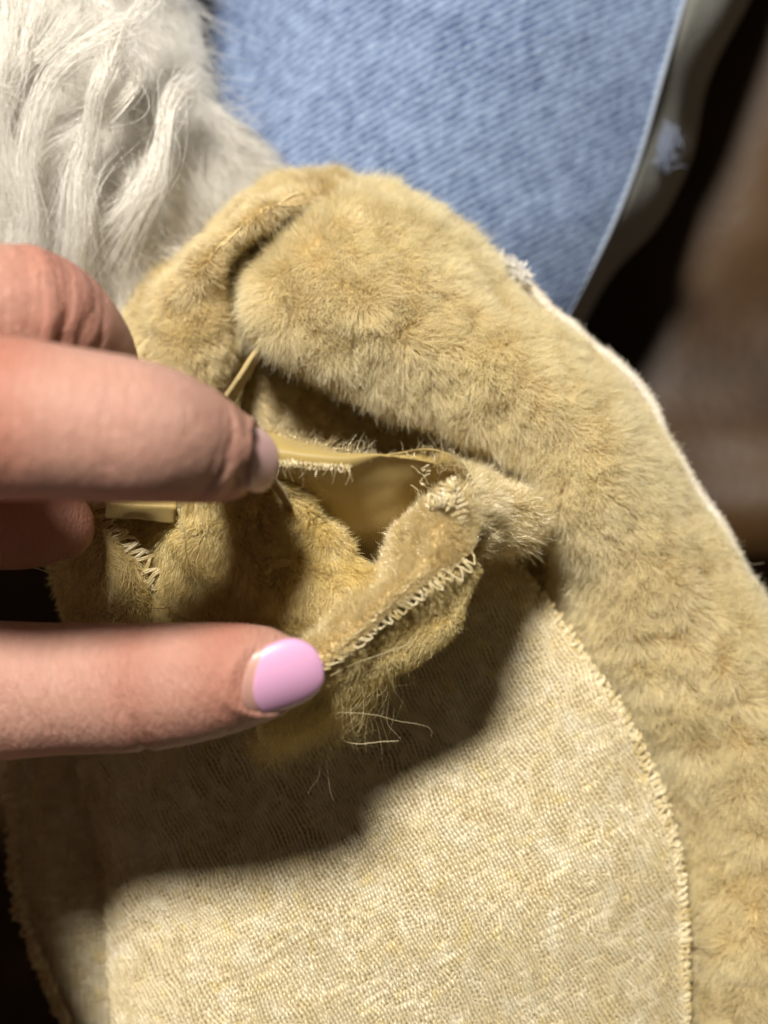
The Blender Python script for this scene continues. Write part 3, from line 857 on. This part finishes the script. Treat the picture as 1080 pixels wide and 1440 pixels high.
# fuzzy roll joining the pocket to the band
ctrl = [
    [(600, 682, 16), (640, 668, 16), (690, 680, 13), (735, 696, 9), (762, 720, 5), (800, 742, 0)],
    [(600, 690, 34), (640, 678, 36), (690, 690, 28), (735, 705, 21), (765, 728, 16), (800, 750, 12)],
    [(610, 700, 42), (650, 690, 44), (695, 702, 34), (740, 718, 27), (768, 735, 21), (805, 756, 15)],
    [(620, 725, 46), (655, 725, 47), (700, 728, 33), (745, 736, 25), (772, 744, 20), (808, 764, 14)],
    [(630, 760, 42), (662, 768, 41), (705, 762, 31), (745, 757, 24), (772, 752, 18), (805, 770, 10)],
    [(625, 770, 34), (655, 770, 33), (700, 758, 25), (740, 750, 19), (768, 750, 12), (800, 768, 6)],
]
rp = up(Patch(lifted(ctrl), 80, 120, bumps=((6, 0.9), (3, 0.4)), seed=43))
roll = link('fur_roll', rp.mesh('fur_roll', 0.8), M['backing'], plush)
fur('fuzz', rp, 30000, 2.6, M['fuzz'], roll, comb=(0.6, -0.1, 0), lift=0.7, lay=0.3, jit=0.5, clump=0.8, cfreq=1.8, radius=0.03, k=4, seed=67)

# ------------------------------------------------------------------ overlock seams, one stitch at a time
def overlock(name, path, step, width, side, parent, zlift=0.5, rad=0.16, taper=None, chain=True, seed=0, loopz=0.8):
    """path (px,py,z); a chain thread along the edge and one looped stitch per step (mm)."""
    r = np.random.default_rng(seed)
    c = catmull(P((lifted(path) if np.asarray(path)[:, 2].min() > 25 else np.asarray(path, float)) + [0, 0, zlift]), np.linspace(0, 1, 500))
    sl = np.concatenate([[0], np.cumsum(np.linalg.norm(np.diff(c, axis=0), axis=1))])
    T, B, N = frames(c)
    if chain:
        ss = np.linspace(0, sl[-1], 260)
        cc = np.stack([np.interp(ss, sl, c[:, k]) for k in range(3)], -1)
        Bc = np.stack([np.interp(ss, sl, B[:, k]) for k in range(3)], -1)
        cc = cc + Bc * (np.sin(ss / MM / step * 6.28 / 1.0) * 0.18 * MM)[:, None] + r.normal(size=cc.shape) * 0.03 * MM
        seam = link(name, tube_mesh(name, cc, rad * 0.9 * MM, 6), M['stitch'], parent)
    else:
        seam = empty(name); seam.parent = parent; seam.location = -parent.location if False else (0, 0, 0)
    pos = 0.0; cnt = 0
    while pos < sl[-1] - step * MM:
        k = pos / sl[-1]
        w = width * (1 if taper is None else np.interp(k, [0, 1], taper)) * (0.85 + 0.3 * r.random())
        q = np.array([np.interp(pos, sl, c[:, m]) for m in range(3)])
        i = min(int(np.searchsorted(sl, pos)), 498)
        t, b, nn = T[i], B[i] * side, np.array([0, 0, 1.0])
        st = step * (0.7 + 0.6 * r.random())
        # thread comes over the edge, runs slanting inwards, and returns
        loc = np.array([(0.0, -0.25, -0.5), (0.05, -0.30, 0.1), (0.15, 0.05, loopz * .6), (0.35, 0.5, loopz * .55), (0.62, 0.95, 0.25), (0.85, 1.0, 0.05), (1.05, 0.7, 0.25), (1.2, 0.15, 0.45), (1.25, -0.28, 0.1)])
        loc = loc + r.normal(size=loc.shape) * [0.16, 0.15, 0.22]
        loc[:, 0] += 0.5 * loc[:, 1] * (r.random() - 0.2)
        pt = q + (loc[:, :1] * st * t + loc[:, 1:2] * w * b + loc[:, 2:] * nn * 0.55) * MM
        pt = catmull(pt, np.linspace(0, 1, 10))
        vv, ff, n0 = [], [], 0
        for sd in (-0.8, 0.8):
            V, F, C = tube(pt + sd * rad * t * MM + r.normal(size=pt.shape) * 0.05 * MM, rad * (0.8 + 0.35 * r.random()) * MM, 5)
            vv.append(V); ff += (F + n0).tolist() + (C + n0).tolist(); n0 += len(V)
        me = bpy.data.meshes.new('stitch'); me.from_pydata(np.concatenate(vv).tolist(), [], ff)
        me.polygons.foreach_set('use_smooth', np.ones(len(me.polygons), bool))
        link('stitch', me, M['stitch'], seam)
        pos += st * MM; cnt += 1
    return seam

rim_path = [(455, 940, 50.4), (510, 896, 50.4), (560, 852, 50.4), (610, 816, 50), (642, 797, 49), (660, 776, 48)]
overlock('rim_seam', rim_path, 1.15, 1.25, 1, plush, 0.2, 0.105, taper=(0.5, 1.6), seed=1)
# second thread line inside the rim seam
overlock('inner_seam', [(470, 915, 50.6), (515, 878, 51), (565, 830, 51), (600, 800, 50.5)], 1.6, 0.4, 1, plush, 0.25, 0.07, seed=2)
kedge = [row[-1] for row in kc]
ke = catmull(np.array(kedge, float), np.linspace(0, 1, 30))
overlock('panel_seam', ke[1:] + [2, 0, 0.2], 1.25, 1.5, 1, plush, 0.6, 0.17, seed=3)
# knot of thread where the pocket seam turns
overlock('turned_seam', [(605, 715, 48), (615, 700, 49.5), (622, 685, 50), (632, 676, 50), (645, 690, 49.5), (652, 715, 49), (655, 735, 48)], 0.75, 1.6, 1, plush, 0.8, 0.095, seed=4)
overlock('turned_seam', [(600, 712, 48), (620, 708, 50), (640, 712, 50)], 0.8, 1.5, -1, plush, 0.7, 0.09, seed=5)
overlock('lining_seam', [(388, 648, 50.5), (420, 650, 50.3), (455, 654, 49.6), (495, 656, 48.6)], 0.6, 0.75, 1, plush, 0.45, 0.06, seed=6)
overlock('lining_seam', [(600, 655, 46.5), (602, 668, 45), (596, 684, 43)], 0.6, 0.9, 1, plush, 0.8, 0.06, seed=7)
overlock('under_seam', [(22, 1060, 1), (20, 1150, 1), (28, 1260, 1), (58, 1350, 1), (125, 1500, 1)], 1.6, 1.6, 1, plush, 1.8, 0.17, seed=8)
# dim zigzag seam in the shade between the fingers
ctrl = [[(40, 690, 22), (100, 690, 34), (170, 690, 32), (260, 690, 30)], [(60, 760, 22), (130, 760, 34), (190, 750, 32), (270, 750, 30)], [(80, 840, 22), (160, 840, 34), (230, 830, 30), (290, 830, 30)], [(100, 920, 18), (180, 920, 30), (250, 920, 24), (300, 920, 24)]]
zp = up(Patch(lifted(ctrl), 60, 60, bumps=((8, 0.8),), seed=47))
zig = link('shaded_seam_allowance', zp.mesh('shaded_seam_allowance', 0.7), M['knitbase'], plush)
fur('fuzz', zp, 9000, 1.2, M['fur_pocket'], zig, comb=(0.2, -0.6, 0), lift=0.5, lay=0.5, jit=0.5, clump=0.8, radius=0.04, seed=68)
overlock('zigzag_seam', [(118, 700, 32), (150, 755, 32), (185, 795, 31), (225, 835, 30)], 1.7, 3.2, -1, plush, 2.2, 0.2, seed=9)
# stub of rolled lining below the index finger
stub = up(Patch(lifted([[(146 + 50 * a, 690 + 2 * a, 36), (147 + 50 * a, 698 + 2 * a, 39 - 0.6 * (a - 1) ** 2), (148 + 50 * a, 708 + 2 * a, 40 - 0.6 * (a - 1) ** 2), (148 + 49 * a, 719 + 2 * a, 39.4 - 0.6 * (a - 1) ** 2), (149 + 48 * a, 729 + 3 * a, 38)] for a in (0, 1, 2)]), 24, 24, bumps=((4, 0.5),)))
link('lining_fold', stub.mesh('lining_fold', 0.4), M['satin'], plush)

# ------------------------------------------------------------------ loose threads
def thread(name, pts, rad=0.07, mat='thread', parent=plush, split=0, seed=0):
    r = np.random.default_rng(seed + 900)
    c = catmull(P(lifted(pts)), np.linspace(0, 1, 40))
    tq = np.linspace(0, 1, 40)[:, None]
    for fq, am in ((0.8, 0.35), (1.7, 0.2), (3.3, 0.05)):
        c = c + np.sin(tq * 6.283 * fq + r.random((1, 3)) * 6.28) * r.normal(size=(1, 3)) * am * MM * np.minimum(1, tq * 3)
    c = c + np.cumsum(r.normal(size=c.shape), 0) * 0.02 * MM
    link(name, tube_mesh(name, c, np.linspace(rad, rad * 0.45, 40) * MM, 5), MT, parent)
m, nt, out = new_mat('loose_thread'); p = nd(nt, 'ShaderNodeBsdfPrincipled')
tc = nd(nt, 'ShaderNodeTexCoord'); n_ = noise(nt, 900, 2, tc.outputs['Object'])
nt.links.new(mix(nt, (0.62, 0.50, 0.26), (0.78, 0.68, 0.42), n_.outputs[0]), p.inputs['Base Color']); p.inputs['Roughness'].default_value = 0.35
nt.links.new(p.outputs[0], out.inputs[0]); MT = m
threads = [
    ([(300, 1036, 44), (312, 1050, 46), (335, 1060, 47), (352, 1048, 48), (354, 1030, 48)], 0.10),
    ([(376, 1066, 44), (380, 1048, 45), (394, 1034, 46), (402, 1028, 46)], 0.09),
    ([(395, 1000, 46), (430, 1018, 46), (470, 1036, 45), (500, 1046, 44), (540, 1042, 45), (560, 1040, 45)], 0.13),
    ([(468, 1004, 44), (462, 1050, 43), (445, 1090, 42), (434, 1118, 41)], 0.07),
    ([(470, 1002, 44), (464, 1050, 42), (466, 1090, 41), (467, 1125, 40)], 0.06),
    ([(392, 1030, 45), (400, 1062, 43), (415, 1078, 43), (435, 1082, 43)], 0.07),
    ([(460, 1002, 46), (520, 1004, 46), (570, 1014, 45), (592, 1020, 45), (600, 1035, 44)], 0.06),
    ([(465, 950, 50), (500, 935, 49), (550, 915, 49), (580, 895, 48), (592, 870, 49)], 0.07),
    ([(540, 968, 40), (555, 952, 42), (572, 948, 42)], 0.14),
    ([(0, 792, 36), (50, 800, 36), (100, 820, 36), (160, 845, 36), (220, 856, 36), (240, 854, 36)], 0.16),
    ([(92, 740, 38), (98, 780, 37), (120, 815, 36), (170, 842, 36)], 0.08),
    ([(250, 715, 46), (262, 770, 46), (268, 820, 46), (272, 870, 45)], 0.14),
    ([(285, 715, 46), (287, 760, 46), (280, 810, 46)], 0.09),
    ([(428, 658, 49), (424, 672, 47), (420, 690, 45)], 0.10),
    ([(436, 658, 49), (432, 674, 47), (428, 690, 45)], 0.12),
    ([(448, 656, 49), (456, 672, 46), (460, 686, 44)], 0.08),
    ([(468, 656, 49), (450, 674, 46), (436, 690, 44)], 0.08),
    ([(494, 657, 48.6), (482, 672, 45), (470, 690, 42)], 0.06),
    ([(494, 657, 48.6), (496, 672, 45), (498, 690, 42)], 0.05),
    ([(495, 655, 48), (505, 632, 48), (512, 612, 48)], 0.05),
    ([(578, 655, 46), (590, 668, 46), (604, 684, 46)], 0.09),
    ([(578, 682, 45), (592, 694, 46), (606, 702, 47)], 0.09),
    ([(655, 800, 44), (656, 840, 42), (645, 880, 40)], 0.05),
]
for i, (pts, rad) in enumerate(threads):
    thread('loose_thread', pts, rad * 0.62, seed=i)

# ------------------------------------------------------------------ hand
def cap_tube(path, radii, sides=28, flat=0.92, m=70):
    t = np.linspace(0, 1, m)
    c = catmull(P(np.array(path, float)), t); rr = catmull(np.array(radii, float)[:, None], t)[:, 0] * MM
    T, B, N = frames(c)
    # rounded ends
    def cap(i, sgn):
        cs, rs = [], []
        for a in np.linspace(0, 1, 8)[1:-1]:
            cs.append(c[i] + sgn * T[i] * rr[i] * math.sin(a * math.pi / 2) * 0.85); rs.append(rr[i] * math.cos(a * math.pi / 2))
        return cs, rs
    c0, r0 = cap(0, -1); c1, r1 = cap(-1, 1)
    C = np.array(c0[::-1] + list(c) + c1); R = np.array(r0[::-1] + list(rr) + r1)
    Tb = np.concatenate([np.repeat(B[:1], len(c0), 0), B, np.repeat(B[-1:], len(c1), 0)])
    Tn = np.concatenate([np.repeat(N[:1], len(c0), 0), N, np.repeat(N[-1:], len(c1), 0)])
    a = np.linspace(0, 2 * math.pi, sides, endpoint=False)
    ring = C[:, None] + R[:, None, None] * (np.cos(a)[None, :, None] * Tb[:, None] + flat * np.sin(a)[None, :, None] * Tn[:, None])
    mm = len(C); V = ring.reshape(-1, 3)
    idx = np.arange(mm * sides).reshape(mm, sides); nx = np.roll(idx, -1, 1)
    F = np.stack([idx[:-1], nx[:-1], nx[1:], idx[1:]], -1).reshape(-1, 4).tolist()
    F.append(idx[0][::-1].tolist()); F.append(idx[-1].tolist())
    return V, F, c, rr

fingers = {
    'thumb': ([(-420, 1150, 44), (-300, 1030, 52), (-150, 975, 53), (0, 971, 56.5), (100, 968, 58), (200, 966, 60), (280, 958, 62), (340, 950, 63), (385, 945, 63.5), (412, 943, 63.5)],
              [18, 14, 10.8, 9.7, 9.1, 8.9, 8.1, 7.2, 6.1, 4.5]),
    'index': ([(-520, 640, 56), (-300, 590, 70), (-130, 584, 84), (0, 588, 86), (100, 596, 86), (190, 607, 84.5), (250, 620, 80.5), (292, 634, 76), (318, 643, 69), (326, 648, 62)],
              [13, 11.2, 10.4, 9.9, 9.2, 8.7, 7.9, 6.8, 5.8, 4.6]),
    'middle': ([(-540, 540, 56), (-300, 450, 68), (-130, 432, 72), (-20, 438, 73), (50, 446, 70), (100, 490, 62), (130, 550, 54), (150, 600, 48)],
               [13, 10.9, 9.7, 9.0, 8.7, 8.2, 7.4, 6.2]),
    'ring': ([(-560, 560, 48), (-320, 600, 50), (-160, 680, 50), (-60, 722, 50), (10, 734, 50), (60, 738, 49), (92, 740, 48)],
             [12, 9.5, 8.4, 7.8, 7.0, 6.2, 5.0]),
    'little': ([(-600, 560, 34), (-420, 620, 36), (-280, 690, 38), (-180, 740, 38), (-110, 760, 38)],
               [10, 8.5, 7.6, 7.0, 5.5]),
}
Vs, Fs, off = [], [], 0
axes = {}
for k, (pth, rd) in fingers.items():
    V, F, c, rr = cap_tube(pth, rd)
    axes[k] = (c, rr)
    Vs.append(V); Fs += [[i + off for i in f] for f in F]; off += len(V)
palm = [
    ([(-270, 620, 62), (-250, 780, 58), (-260, 980, 56)], [9, 8.5, 11]),
    ([(-500, 640, 56), (-510, 850, 52), (-520, 1150, 46)], [15, 17, 18]),
    ([(-540, 560, 54), (-600, 800, 50), (-600, 1150, 44)], [14.5, 17, 18]),
    ([(-560, 560, 46), (-640, 800, 44), (-640, 1150, 42)], [14, 17, 18]),
    ([(-600, 570, 34), (-720, 800, 36), (-700, 1150, 40)], [12, 16, 17]),
    ([(-255, 1105, 52), (-205, 1250, 55), (-222, 1440, 55)], [15, 19, 20]),
    ([(-540, 1200, 44), (-560, 1500, 42), (-620, 2000, 34), (-700, 2600, 20)], [25, 25, 30, 36]),
    ([(-420, 1200, 46), (-245, 1500, 50), (-230, 2000, 46), (-480, 2600, 20)], [20, 21, 26, 32]),
]
for pth, rd in palm:
    V, F, c, rr = cap_tube(pth, rd, m=30)
    Vs.append(V); Fs += [[i + off for i in f] for f in F]; off += len(V)
tmp = bpy.data.meshes.new('hand_src'); tmp.from_pydata(np.concatenate(Vs).tolist(), [], Fs)
ho = bpy.data.objects.new('hand_src', tmp); COL.objects.link(ho)
md = ho.modifiers.new('r', 'REMESH'); md.mode = 'VOXEL'; md.voxel_size = 0.0006
ms = ho.modifiers.new('s', 'SMOOTH'); ms.iterations = 10; ms.factor = 0.5
dg = bpy.context.evaluated_depsgraph_get()
hm = bpy.data.meshes.new_from_object(ho.evaluated_get(dg), depsgraph=dg)
bpy.data.objects.remove(ho)
nv = len(hm.vertices)
co = np.empty(nv * 3, np.float32); hm.vertices.foreach_get('co', co); co = co.reshape(-1, 3).astype(float)
no = np.empty(nv * 3, np.float32); hm.vertex_normals.foreach_get('vector', no); no = no.reshape(-1, 3).astype(float)
best = np.full(nv, 9.0); tt = np.zeros(nv); aa = np.zeros(nv); fid = np.zeros(nv, int); pxv = np.zeros(nv)
for fi, (k, (c, rr)) in enumerate(axes.items()):
    T, B, N = frames(c)
    sl = np.concatenate([[0], np.cumsum(np.linalg.norm(np.diff(c, axis=0), axis=1))]) / MM
    for s0 in range(0, nv, 20000):
        q = co[s0:s0 + 20000]
        d2 = ((q[:, None] - c[None]) ** 2).sum(-1)
        j = d2.argmin(1); dist = np.sqrt(d2[np.arange(len(q)), j]) / rr[j]
        rel = q - c[j]
        ok = dist < best[s0:s0 + 20000]
        idx = np.flatnonzero(ok) + s0
        best[idx] = dist[ok]
        al = sl[j] + (rel * T[j]).sum(-1) / MM
        tt[idx] = al[ok]; fid[idx] = fi
        aa[idx] = np.arctan2((rel * N[j]).sum(-1), (rel * B[j]).sum(-1))[ok]
# photo x of each axis point, to place the joint creases
disp = np.zeros(nv); red = np.zeros(nv)
def axis_t(k, px):
    c, rr = axes[k]
    sl = np.concatenate([[0], np.cumsum(np.linalg.norm(np.diff(c, axis=0), axis=1))]) / MM
    x = c[:, 0] / MM / (KPX * (D - c[:, 2] / MM) / D) + 540
    return float(np.interp(px, x, sl))
names = list(axes)
def crease(k, px, depth, sig, slant=0.0, wob=0.5, alim=None):
    fi = names.index(k); m = fid == fi
    t0 = axis_t(k, px)
    w = vnoise(np.column_stack([aa * 3, np.full(nv, px * 0.37), np.zeros(nv)]), 6) * wob
    e = np.exp(-((tt - t0 - w - slant * np.sin(aa)) / sig) ** 2)
    if alim is not None:
        e *= 1 / (1 + np.exp(-(np.cos(aa - alim[0]) - math.cos(alim[1])) * 8))
    return m * e * depth * (1.3 if depth < 0.5 and sig < 0.85 else 1.0)
up_a = math.pi / 2     # angle that faces the camera
for px, dp, sg, sl_, al in (
    (205, 0.55, 0.55, 0.3, (up_a + 0.8 - 1.6, 1.2)), (188, 0.28, 0.5, 0.2, (up_a, 0.95)), (222, 0.30, 0.5, -0.2, (up_a, 1.1)),
    (168, 0.22, 0.45, 0.5, (up_a, 0.95)), (150, 0.22, 0.45, 0, (up_a, 0.95)), (128, 0.24, 0.5, 0.3, (up_a, 0.95)), (104, 0.22, 0.5, 0, (up_a, 0.95)),
    (82, 0.22, 0.5, 0.4, (up_a, 0.95)), (58, 0.2, 0.5, 0, (up_a, 0.95)), (36, 0.2, 0.5, 0.3, (up_a, 0.95)), (12, 0.2, 0.5, 0, (up_a, 0.95)), (246, 0.18, 0.5, 0, (up_a, 0.95)), (268, 0.12, 0.5, 0.3, (up_a, 0.95))):
    disp -= crease('thumb', px, dp, sg, sl_, 0.5, al)
for px, dp, sg in ((278, -0.22, 0.7), (290, 0.26, 0.45), (268, 0.26, 0.45), (255, 0.12, 0.45), (300, 0.12, 0.4), (150, 0.05, 0.6), (120, 0.06, 0.6), (90, 0.08, 0.6), (18, 0.25, 0.9), (-10, 0.3, 0.9), (40, 0.18, 0.8)):
    disp -= crease('index', px, dp, sg, 0.2, 0.5, (up_a, 0.95))
for px, dp, sg in ((30, -0.30, 0.5), (18, 0.3, 0.6), (42, 0.28, 0.6), (4, 0.25, 0.7), (60, 0.25, 0.6), (72, 0.2, 0.6), (-12, 0.2, 0.7)):
    disp -= crease('middle', px, dp, sg, 0.2, 0.5, (up_a, 1.4))
red += crease('index', 10, 0.6, 5.0) + crease('index', 285, 0.15, 3.0) + crease('middle', 45, 0.45, 5.0) + crease('thumb', 215, 0.35, 4.5) + crease('thumb', 330, 0.5, 4.5)
red += 0.45 * (fid == names.index('ring'))
disp += 0.05 * vnoise(co / MM / 3.0, 8)
co2 = co + no * (disp * MM)[:, None]
NAILS = [((340, 974, 69.8), (0.96, 0.26, -0.10), (0.0, -0.30, 0.95), 11.1, 4.8), ((346, 640, 78.0), (0.52, -0.06, -0.85), (0.85, 0.05, 0.52), 8.4, 4.3)]
for (og, a1_, a3_, ln, wd) in NAILS:          # skin rises in a fold round each nail and dips under it
    O_ = P(np.array(og, float)); a1_ = norm(np.array(a1_, float)); a3_ = np.array(a3_, float); a3_ = norm(a3_ - a1_ * (a3_ @ a1_)); a2_ = np.cross(a3_, a1_)
    rel = (co - O_) / MM
    lx = rel @ a1_; ly = rel @ a2_; lz = rel @ a3_
    rho = np.sqrt((ly / wd) ** 2 + ((lx - ln * 0.5) / (ln * 0.56)) ** 2)
    near = (np.abs(lz + 1.0) < 4.5) & (lx < ln * 0.82)
    fold_ = near * (0.55 * np.exp(-((rho - 1.17) / 0.13) ** 2) - 0.45 / (1 + np.exp((rho - 0.95) / 0.05)))
    co2 = co2 + a3_ * (fold_ * MM)[:, None]
hm.vertices.foreach_set('co', co2.astype(np.float32).ravel()); hm.update()
a1 = hm.attributes.new('finger_uv', 'FLOAT_VECTOR', 'POINT')
a1.data.foreach_set('vector', np.column_stack([tt, aa * 8.0, fid * 50.0]).astype(np.float32).ravel())
a2 = hm.attributes.new('redness', 'FLOAT', 'POINT'); a2.data.foreach_set('value', np.clip(red, 0, 1).astype(np.float32))
hm.polygons.foreach_set('use_smooth', np.ones(len(hm.polygons), bool))
hm.materials.clear()
hand = link('hand', hm, M['skin'])
tag(hand, 'hand with pink painted nails pinching the plush pocket open', 'hand')

def nail(origin, e1, e3, length, w, Rc, Rl, parent, polish, p0=0.14, tipround=0.55, skew=0.0):
    O = P(np.array(origin, float)); e1 = norm(np.array(e1, float)); e3 = np.array(e3, float)
    e3 = norm(e3 - e1 * (e3 @ e1)); e2 = np.cross(e3, e1)
    def plate(nm, s0, s1, grow, lift, thick, mat, par):
        ns, nq = 36, 28
        s = np.linspace(0, 1, ns); q = np.linspace(-1, 1, nq)
        S = s0 + (s1 - s0) * s
        # outline: rounded at root and tip
        prof = np.minimum(1, (np.clip(1 - ((S - (1 - tipround)) / (tipround + 0.001)).clip(0, 1) ** 2.6, 0, 1)) ** (1 / 2.6))
        prof = np.maximum(prof, 0.05)
        ws = w * grow * prof * (0.93 + 0.07 * np.sin(np.pi * np.clip(S, 0, 1)))
        SS = S[:, None] + (0.16 * (q[None] ** 2) * (1 - s[:, None]) ** 2) * 1.0 + skew * q[None] * (1 - s[:, None])
        Y = ws[:, None] * q[None]
        X = SS * length
        Z = lift - Y ** 2 / (2 * Rc) - X ** 2 / (2 * Rl)
        rimz = -0.25 * (np.abs(q)[None] ** 8) - 0.2 * (s[:, None] ** 14)
        G = O + MM * (X[..., None] * e1 + Y[..., None] * e2 + (Z + rimz)[..., None] * e3)
        pt = Patch.__new__(Patch); pt.G = G; pt.nu, pt.nv, pt.flip = ns, nq, False
        pt.norms()
        if (pt.N[18, 14] @ e3) < 0: pt.flip = True; pt.norms()
        return link(nm, pt.mesh(nm, thick), mat, par)
    nb = plate('fingernail', 0.0, 0.97, 0.97, 0.0, 0.6, M['nail'], parent)
    plate('nail_polish', p0, 1.0, 1.0, 0.22, 0.45, polish, nb)

nail((340, 974, 69.8), (0.96, 0.26, -0.10), (0.0, -0.30, 0.95), 11.1, 4.8, 7.2, 60, hand, M['polish'], skew=0.10)
nail((346, 640, 78.0), (0.52, -0.06, -0.85), (0.85, 0.05, 0.52), 8.4, 4.3, 6.2, 40, hand, M['polish_pale'], p0=0.1)
